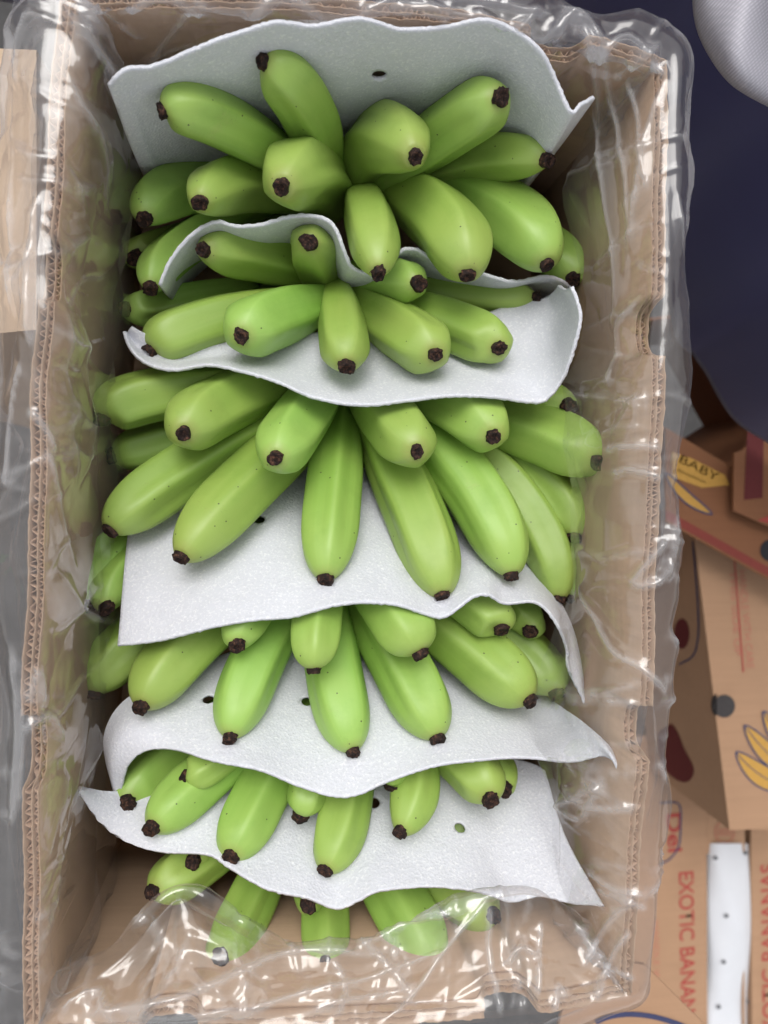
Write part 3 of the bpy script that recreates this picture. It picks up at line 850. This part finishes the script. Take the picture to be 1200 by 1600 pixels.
            H[gi[ok], gj[ok]] = (w0*hv[tr[0]]+w1*hv[tr[1]]+w2*hv[tr[2]])[ok]
        return H
    inn = np.interp(O2, [-.03, -.010, -.007, 0, .006], [1.0, 0.9, 0.25, 0.10, 0.0]); outm = np.interp(O2, [0.002, .014], [0.05, 1.0])
    near_end = np.convolve(np.tile((sid == 1).astype(float), 3), np.ones(31)/31, 'same')[NS:2*NS][:, None]
    both = inn+outm
    pm = lambda sd, thr: np.clip(1.8*smooth_noise(NS, NV, (3, 13), 1.0, sd)-thr, 0, 1)
    h = 0.0060*both*facets(0.045, 0.060, 41)
    h += 0.0044*inn*facets(0.018, 0.065, 42)*(0.35+0.65*pm(301, 0.0))
    h += 0.0040*outm*facets(0.080, 0.016, 43)
    h += 0.0018*both*facets(0.011, 0.020, 44)*pm(302, 0.15)
    h += 0.0020*near_end*inn*facets(0.012, 0.012, 45)*pm(303, 0.1)
    h += 0.0030*near_end*inn*facets(0.030, 0.020, 46)
    Rm = np.array(QI.to_matrix()); Cc = (X-np.array([0, 0, CAM_Z]))@Rm.T
    PJ = np.stack([600-F*Cc[:, :, 0]/Cc[:, :, 2], 800+F*Cc[:, :, 1]/Cc[:, :, 2]], axis=2)
    for outer, pts, wpx, amp in CREASES:
        msk = (O2 > 0.003) if outer == 1 else ((O2 < 0.006) if outer == 0 else (O2 > -0.02))
        q_ = catmull([(p_[0], p_[1], 0) for p_ in pts], 40)[:, :2]
        wpx = wpx*1.25; amp = amp*0.42
        x0_, y0_ = q_.min(0)-wpx-6; x1_, y1_ = q_.max(0)+wpx+6
        sel_ = msk & (PJ[:, :, 0] > x0_) & (PJ[:, :, 0] < x1_) & (PJ[:, :, 1] > y0_) & (PJ[:, :, 1] < y1_)
        if not sel_.any(): continue
        pp = PJ[sel_]
        dm = np.full(len(pp), 1e9); tm = np.zeros(len(pp))
        for i_ in range(len(q_)-1):
            a_, b_ = q_[i_], q_[i_+1]; ab = b_-a_
            tt = np.clip(((pp-a_)@ab)/(ab@ab+1e-9), 0, 1)
            dd = np.linalg.norm(pp-(a_+tt[:, None]*ab), axis=1)
            up_ = dd < dm
            dm = np.where(up_, dd, dm); tm = np.where(up_, (i_+tt)/(len(q_)-1), tm)
        env = np.clip(np.minimum(tm, 1-tm)*7+0.1, 0, 1)
        hh = np.zeros((NS, NV)); hh[sel_] = amp*np.clip(1-dm/(wpx*(0.4+0.6*env)), 0, 1)**1.3*env
        hh[sel_] += 0.0008*np.clip(1-dm/4.0, 0, 1)*env
        h += hh
    # many fine creases running down from the rim
    Sg = np.arange(NS)[:, None]*per/NS
    r_ = np.random.default_rng(77)
    fine = np.zeros((NS, NV))
    tr_ = T_[np.arange(NS), np.argmin(np.abs(O2), axis=1)][:, None]
    Tr = T_-tr_                                   # > 0 inside the rim
    for k_ in range(120):
        s0 = r_.uniform(0, per); sl_ = r_.normal(0, 0.28); t0 = r_.uniform(-0.03, 0.02); t1 = t0+r_.uniform(0.02, 0.09)
        ds_ = (Sg-s0-sl_*(Tr-t0)-0.002*np.sin((Tr-t0)*r_.uniform(60, 160)))
        ds_ = np.abs((ds_+per/2) % per-per/2)
        wd = r_.uniform(0.0020, 0.0036)
        en = np.clip((Tr-t0)/0.008, 0, 1)*np.clip((t1-Tr)/0.012, 0, 1)
        fine += r_.uniform(0.0006, 0.0014)*np.clip(1-ds_/wd, 0, 1)*en
    h += fine*np.interp(O2, [-.010, -.004, 0, .008], [1, .5, .3, 1])
    lap = np.abs(np.roll(h, 1, 0)+np.roll(h, -1, 0)-2*h)
    lap[:, 1:-1] += np.abs(h[:, 2:]+h[:, :-2]-2*h[:, 1:-1])
    def blur(a_):
        a_ = (np.roll(a_, 1, 0)+2*a_+np.roll(a_, -1, 0))/4
        b_ = a_.copy(); b_[:, 1:-1] = (a_[:, 2:]+2*a_[:, 1:-1]+a_[:, :-2])/4
        return b_
    crease = np.clip((blur(lap)-0.00022)/0.0006, 0, 1)
    X = X+Nn*h[:, :, None]
    # stay off the cardboard
    o_ = ((X[:, :, :2]-c[:, None, :])*outw[:, None, :]).sum(2)
    low = X[:, :, 2] < RIM+0.001
    push = np.where(O2 > 0, np.maximum(o_, 0.0050), np.minimum(o_, -0.0060))
    X[:, :, :2] += outw[:, None, :]*np.where(low, push-o_, 0)[:, :, None]
    X[:, :, 2] = np.where((np.abs(o_) < 0.0050) & ~low, np.maximum(X[:, :, 2], RIM+0.0018), X[:, :, 2])
    V = np.transpose(X, (1, 0, 2)).reshape(-1, 3)
    o = mesh_obj('plastic_liner', V, grid_faces(n2, m2, True), M['film'], None, True)
    at = o.data.attributes.new('crease', 'FLOAT', 'POINT')
    at.data.foreach_set('value', crease.T.ravel().astype(np.float32))
    tag(o, 'crumpled clear plastic liner folded over the rim of the banana box', 'plastic liner')
    return o
build_film()

# ------------------------------------------------------------------ things around the box
def slab(name, px, z, thick, mat, parent=None, world_pts=None):
    """a horizontal board: polygon given in photo pixels at height z"""
    top = world_pts or [P(x, y, z) for x, y in px]
    n = len(top)
    V = [tuple(p) for p in top]+[(p[0], p[1], p[2]-thick) for p in top]
    f = [tuple(range(n)), tuple(range(2*n-1, n-1, -1))]+[(i, i+n, (i+1) % n+n, (i+1) % n) for i in range(n)]
    o = mesh_obj(name, V, f, mat, parent, False)
    bm = bmesh.new(); bm.from_mesh(o.data); bmesh.ops.recalc_face_normals(bm, faces=bm.faces); bm.to_mesh(o.data); bm.free()
    return o

def on_plane(px, py, p0, n, lift=0.0006):
    r = ray(px, py); o0 = Vector((0, 0, CAM_Z))
    t = (p0-o0).dot(n)/r.dot(n)
    return o0+r*t+n*lift

class Plane:
    def __init__(s, p0, n):
        s.p0, s.n = Vector(p0), Vector(n).normalized()
        if s.n.dot(Vector((0, 0, CAM_Z))-s.p0) < 0: s.n = -s.n
    def __call__(s, x, y, lift=0.0006): return on_plane(x, y, s.p0, s.n, lift)

def print_poly(name, pts, plane, mat, parent, lift=0.0006):
    V = [plane(x, y, lift) for x, y in pts]
    return mesh_obj(name, V, [tuple(range(len(V)))], mat, parent, False)

def print_line(name, pts, width_px, plane, mat, parent, closed=False, lift=0.0008, smooth=True):
    p = catmull(pts if not closed else list(pts)+[pts[0]], max(24, len(pts)*8)) if smooth and len(pts) > 2 else np.array(pts, float)
    t = np.gradient(p, axis=0); t /= np.linalg.norm(t, axis=1)[:, None]+1e-9
    nn = np.stack([-t[:, 1], t[:, 0]], axis=1)*width_px*0.5
    V = [plane(x, y, lift) for x, y in p+nn]+[plane(x, y, lift) for x, y in p-nn]
    return mesh_obj(name, V, grid_faces(len(p), 2), mat, parent, False)

def print_text(body, a, b, hpx, plane, mat, parent, name='printed_text', bold=0.0):
    """text whose baseline runs from pixel a to pixel b, letters hpx tall"""
    cu = bpy.data.curves.new(name, 'FONT'); cu.body = body; cu.size = 1.0; cu.offset = bold; cu.fill_mode = 'FRONT' if hasattr(cu, 'fill_mode') else cu.fill_mode
    to = bpy.data.objects.new(name, cu); COL.objects.link(to)
    dg = bpy.context.evaluated_depsgraph_get()
    me = bpy.data.meshes.new_from_object(to.evaluated_get(dg))
    bpy.data.objects.remove(to); bpy.data.curves.remove(cu)
    co = np.array([v.co[:] for v in me.vertices])
    x0, x1, y0, y1 = co[:, 0].min(), co[:, 0].max(), co[:, 1].min(), co[:, 1].max()
    A_, B_ = plane(*a), plane(*b)
    rx = (B_-A_); L_ = rx.length; rx.normalize(); up = plane.n.cross(rx)
    h = hpx*mpp(a[0], a[1], A_.z)
    for v, q in zip(me.vertices, co):
        v.co = A_+rx*((q[0]-x0)/(x1-x0)*L_)+up*((q[1]-y0)/(y1-y0)*h)
    me.materials.clear(); me.materials.append(mat)
    o = bpy.data.objects.new(name, me); COL.objects.link(o)
    o.parent = parent; o.matrix_parent_inverse = parent.matrix_world.inverted()
    return o

def disc_pts(x, y, rx, ry=None, n=20):
    ry = ry or rx
    return [(x+rx*math.cos(i*2*math.pi/n), y+ry*math.sin(i*2*math.pi/n)) for i in range(n)]

def prism_box(name, px_top, z_top, z_bot, mat, label, cat, group=None, open_top=False):
    """a cardboard carton: walls as separate boards round a polygon given at its top"""
    top = [P(x, y, z_top) for x, y in px_top]
    root = empty(name, (sum((p for p in top), Vector())/len(top)).xy.to_3d()+Vector((0, 0, z_bot)), label, cat, group)
    n = len(top)
    for i in range(n):
        p, q = top[i], top[(i+1) % n]
        dv = (q-p).normalized(); nn = Vector((dv.y, -dv.x, 0))*0.003
        cen = sum(top, Vector())/n
        if nn.dot(cen-p) < 0: nn = -nn
        V = [p, q, q+nn, p+nn]
        V = [Vector((v.x, v.y, z_bot+0.001)) for v in V]+[Vector((v.x, v.y, z_top-0.0045)) for v in V]
        f = [(0, 1, 5, 4), (1, 2, 6, 5), (2, 3, 7, 6), (3, 0, 4, 7), (4, 5, 6, 7), (3, 2, 1, 0)]
        mesh_obj('side_wall', V, f, mat, root, False)
    if not open_top:
        slab('top_panel', None, 0, 0.004, mat, root, [Vector(p) for p in top])
    return root, top

# boxes that carry the banana box; the upper one has a flap sticking out at the near right
foot = [(60, 20), (1000, 100), (950, 1500), (60, 1560)]
def foot_px(z):
    out = []
    for x, y in foot:
        v = P(x, y, RIM); out.append(project((v.x, v.y, z)))
    return out
lb, _ = prism_box('carrying_box', foot_px(-0.012), -0.012, -0.335, M['card_pale'], 'brown box under the banana box, flap with a navy arc sticking out at lower right', 'box')
fl_ = slab('flap', [(900, 1490), (1008, 1508), (1112, 1612), (1010, 1760), (850, 1700)], -0.004, 0.004, M['card_pale'], lb)
pl = Plane(P(1000, 1560, -0.004), (0, 0, 1))
print_line('printed_arc', [(930, 1596), (955, 1587), (990, 1584), (1030, 1590), (1075, 1606), (1110, 1630)], 8, pl, M['navy_ink'], fl_)
prism_box('base_box', foot_px(-0.336), -0.336, -0.66, M['card_pale'], 'plain brown box at the bottom of the stack, on the ground', 'box')

# carton seen through the plastic at the upper left
prism_box('neighbour_box', [(57, 78), (57, 515), (-420, 560), (-420, 60)], 0.10, -0.66, M['card_light'], 'plain brown carton beside the box at the upper left, seen through plastic', 'box')

# the carton with the long EXOTIC BANANAS strip and the white bag in its opening
zA = -0.45
A_px = [(960, 1150), (1163, 1150), (1168, 1800), (960, 1800)]
bA, topA = prism_box('open_carton', A_px, zA, -0.66, M['card_pale'], 'carton at lower right printed EXOTIC BANANAS, a white bag showing in its opening', 'box', None, True)
slab('lid_strip', [(960, 1150), (1104, 1150), (1106, 1800), (960, 1800)], zA, 0.004, M['card_pale'], bA)
slab('end_strip', [(1104.6, 1150), (1163, 1150), (1164, 1332), (1104.6, 1334)], zA-0.001, 0.004, M['card_pale'], bA)
plA = Plane(P(1100, 1400, zA), (0, 0, 1))
print_text('EXOTIC BANANAS', (1060, 1363), (1064, 1618), 25, plA, M['red_ink'], bA, bold=0.012)
print_text('HANDLE WITH CARE', (1020, 1440), (1022, 1610), 10, plA, M['pale_red_ink'], bA)
print_line('printed_shield', [(1030, 1254), (1060, 1256), (1063, 1290), (1060, 1322), (1046, 1342), (1030, 1350)], 2.6, plA, M['navy_ink'], bA)
print_text('Del', (1041, 1272), (1043, 1332), 24, plA, M['red_ink'], bA, bold=0.02)
print_line('printed_ring', disc_pts(1132, 1300, 15, 16, 16), 1.8, plA, M['pale_red_ink'], bA, True)
for k, yy in enumerate((-4, 0, 4)):
    print_line('printed_rule', [(1121, 1300+yy), (1143, 1300+yy)], 1.6, plA, M['pale_red_ink'], bA, smooth=False)
# bag
gu, gv = 26, 60
V = []
for j in range(gv):
    for i in range(gu):
        u, v = i/(gu-1), j/(gv-1)
        x = 1100+(72+8*math.sin(v*5.5+0.3))*u; y = 1318+v*480
        zz = zA-0.016+0.030*math.sin(math.pi*min(1, u*1.02))**0.6*(0.75+0.25*math.sin(v*9))+0.0022*math.sin(u*5+v*13)+0.0010*math.sin(u*9-v*19)
        V.append(P(x, y, zz))
bag = mesh_obj('perforated_bag', V, grid_faces(gu, gv), M['bagwhite'], None, True)
tag(bag, 'white plastic bag with small round holes in the opening of the lower right carton', 'bag')
for hx, hy in ((1116, 1339), (1133, 1429), (1129, 1501), (1121, 1571), (1168, 1563), (1163, 1331), (1150, 1640)):
    vi = min(V, key=lambda p: (project(p)[0]-hx)**2+(project(p)[1]-hy)**2)
    plh = Plane(vi, (0, 0, 1))
    print_poly('perforation_shade_disc', disc_pts(hx, hy, 3.6, 3.4, 12), plh, M['grey_hole'], bag, 0.0035)  # flat grey disc painting the dark of a hole, nothing is cut

# the carton beside it, lettering the other way up
bF, topF = prism_box('printed_carton', [(1173, 1200), (1420, 1190), (1420, 1800), (1176, 1800)], zA-0.002, -0.66, M['card_pale'], 'carton at the right edge with EXOTIC BANANAS running upwards', 'box')
plF = Plane(P(1190, 1400, zA-0.002), (0, 0, 1))
print_text('EXOTIC BANANAS', (1215, 1628), (1211, 1348), 25, plF, M['red_ink'], bF, bold=0.012)

# the carton in the middle right
zC = -0.25
C_px = [(1140, 1297), (1082, 812), (1340, 790), (1400, 1290)]
bC, topC = prism_box('tall_carton', C_px, zC, zA+0.001, M['card_pale'], 'carton at mid right with HANDLE WITH CARE, yellow bananas and a round vent hole', 'box')
plC = Plane(topC[0], (0, 0, 1))
e = (topC[1]-topC[0]).normalized()
plS = Plane(topC[0], Vector((e.y, -e.x, 0)))
print_text('HANDLE WITH CARE', (1153, 892), (1166, 1045), 13, plC, M['pale_red_ink'], bC)
print_text('THIS SIDE UP', (1139, 892), (1148, 1025), 11, plC, M['pale_red_ink'], bC)
print_line('printed_rule', [(1147, 872), (1161, 1050)], 2.4, plC, M['red_ink'], bC, smooth=False)
# shade of the round vent hole, painted as flat dark discs across the edge
vent = print_poly('vent_hole_shade', disc_pts(1131, 1103, 17, 18, 26), plC, M['hole'], bC, 0.0009)
vent2 = print_poly('vent_hole_shade', [(1117+4-9*math.cos(a_), 1101-17*math.sin(a_)) for a_ in np.linspace(-1.57, 1.57, 14)], plS, M['hole'], bC, 0.0009)
# yellow bananas printed on the top
def leafshape(a, b, w, bend):
    ax, ay = a; bx, by = b
    dx, dy = bx-ax, by-ay; L_ = math.hypot(dx, dy); ux, uy = dx/L_, dy/L_; nx, ny = -uy, ux
    L1, L2 = [], []
    for i in range(13):
        t = i/12; s_ = math.sin(math.pi*t)
        ww = w*max(0.10, s_**0.6)
        cx, cy = ax+dx*t+nx*bend*s_, ay+dy*t+ny*bend*s_
        L1.append((cx+nx*ww*.5, cy+ny*ww*.5)); L2.append((cx-nx*ww*.5, cy-ny*ww*.5))
    return L1+L2[::-1]
for k, (a, b, w, bd) in enumerate((((1150, 1176), (1250, 1232), 34, 12), ((1163, 1134), (1255, 1215), 30, 8), ((1192, 1112), (1262, 1195), 28, 6))):
    sh = leafshape(a, b, w, bd)
    print_poly('printed_banana', sh, plC, M['yellow_ink'], bC, 0.0006+0.0004*k)
    print_line('printed_outline', sh, 2.6, plC, M['navy_ink'], bC, True, 0.0007+0.0004*k)
    print_line('printed_outline', [(x_*.5+x2*.5, y_*.5+y2*.5) for (x_, y_), (x2, y2) in zip(sh[:13], sh[:12:-1])], 1.6, plC, M['navy_ink'], bC, False, 0.0008+0.0004*k)
# print on its shaded side
print_line('printed_outline', [(1083, 846), (1088, 900), (1092, 960), (1091, 1000), (1083, 1025), (1062, 1038)], 2.6, plS, M['navy_ink'], bC)
print_poly('printed_emblem', disc_pts(1066, 990, 12, 24, 16), plS, M['dark_red_ink'], bC)
print_poly('printed_banana', [tuple(q_) for q_ in catmull([(1050, 1130), (1060, 1145), (1070, 1170), (1083, 1195), (1084, 1210), (1074, 1222), (1055, 1217), (1036, 1195), (1028, 1150), (1048, 1130)], 40)[:-1]], plS, M['dark_red_ink'], bC)

# the open box above it, flap with a yellow label
zD = -0.20
D_px = [(1040, 560), (1180, 520), (1240, 640), (1146, 733), (1062, 684)]
bD, topD = prism_box('flapped_box', [(985, 640), (1146, 733), (1290, 640), (1200, 470), (985, 500)], zD-0.002, zA+0.001, M['card_shaded'], 'open box below the coat hem with a yellow label and red stripes on its flaps', 'box', None, True)
flp = slab('front_flap', [(1040, 668), (1146, 731), (1290, 815), (1290, 955), (1040, 815)], zD, 0.004, M['card_shaded'], bD)
plD = Plane(P(1100, 800, zD), (0, 0, 1))
print_poly('yellow_label', [(1050, 706), (1080, 716), (1132, 742), (1140, 758), (1096, 762), (1050, 745)], plD, M['yellow_ink'], flp)
print_text('BABY', (1060, 722), (1119, 752), 13, plD, M['black_ink'], flp)
print_text('BANANA', (1058, 737), (1102, 756), 5, plD, M['black_ink'], flp)
sh = leafshape((1040, 740), (1111, 803), 16, 6)
print_poly('printed_banana', sh, plD, M['yellow_ink'], flp, 0.0006)
print_line('printed_outline', sh, 2.6, plD, M['navy_ink'], flp, True, 0.001)
print_poly('red_band', [(1040, 797), (1075, 816), (1290, 937), (1290, 951), (1040, 811)], plD, M['shaded_red_ink'], flp)
print_poly('printed_spot', disc_pts(1203, 860, 16, 17, 20), plD, M['black_ink'], flp)
f2_ = slab('side_flap', [(1152, 590), (1300, 540), (1300, 850), (1200, 822), (1146, 798), (1147, 708), (1160, 704), (1171, 692), (1174, 678), (1169, 665), (1152, 656)], zD+0.02, 0.004, M['card_shaded'], bD)
plD2 = Plane(P(1180, 700, zD+0.02), (0, 0, 1))
print_poly('red_band', [(1171, 596), (1195, 590), (1191, 778), (1162, 781)], plD2, M['dark_red_ink'], f2_)
print_poly('red_band', [(1183, 813), (1215, 800), (1300, 820), (1300, 840), (1240, 826)], plD2, M['red_ink'], f2_)

# ------------------------------------------------------------------ the navy coat behind the box
coat = empty('navy_coat', (0.36, 0.42, -0.15), 'navy blue coat hanging down behind the right corner of the box', 'coat')
plan = [(-0.62, 0.40), (-0.45, 0.42), (-0.27, 0.435), (-0.1, 0.46), (0.08, 0.475), (0.22, 0.45), (0.31, 0.38), (0.36, 0.29), (0.385, 0.20), (0.400, 0.140), (0.43, 0.110), (0.4675, 0.085), (0.53, 0.045), (0.62, 0.0)]
nu, nv = 220, 70
pl2 = catmull([(x, y, 0) for x, y in plan], nu)[:, :2]
nn2 = normals2(pl2)
sarc = np.concatenate([[0], np.cumsum(np.linalg.norm(np.diff(pl2, axis=0), axis=1))])
V, UV = [], []
for j in range(nv):
    v = j/(nv-1); z = -0.15+v*0.62
    amp = 0.010+0.008*v
    for i in range(nu):
        s_ = sarc[i]
        w = (1-2*abs(math.sin(s_*10.5+1.1*v+0.4*math.sin(s_*9))))*amp*1.3+math.sin(s_*61+2.5*v)*amp*0.3+0.16*v*v
        x, y = pl2[i]+nn2[i]*w
        V.append((x, y, z+0.01*math.sin(s_*8))); UV.append((s_, z))
cl = mesh_obj('coat_body', V, grid_faces(nu, nv), M['navy'], coat, True, UV)
solidify(cl, 0.002)
# grey twill piece hanging in front of the coat
nu, nv = 60, 50
V, UV = [], []
edge = catmull([(1075, -90, 0), (1082, -30, 0), (1087, 30, 0), (1103, 75, 0), (1135, 122, 0), (1172, 150, 0), (1230, 178, 0), (1300, 200, 0)], nu)
for j in range(nv):
    v = j/(nv-1)
    for i in range(nu):
        ex, ey = edge[i, 0], edge[i, 1]
        tx, ty = 1420, -330
        x = ex+(tx-ex)*v; y = ey+(ty-ey)*v
        z = 0.13+0.12*v+0.006*math.sin(i*0.22+v*9)+0.012*math.sin(v*math.pi*3+i*0.05)-0.012*math.exp(-v*40)
        V.append(P(x, y, z)); UV.append((V[-1].x, V[-1].y))
gp = mesh_obj('grey_hem', V, grid_faces(nu, nv), M['grey_lining'], coat, True, UV)
solidify(gp, 0.0018)
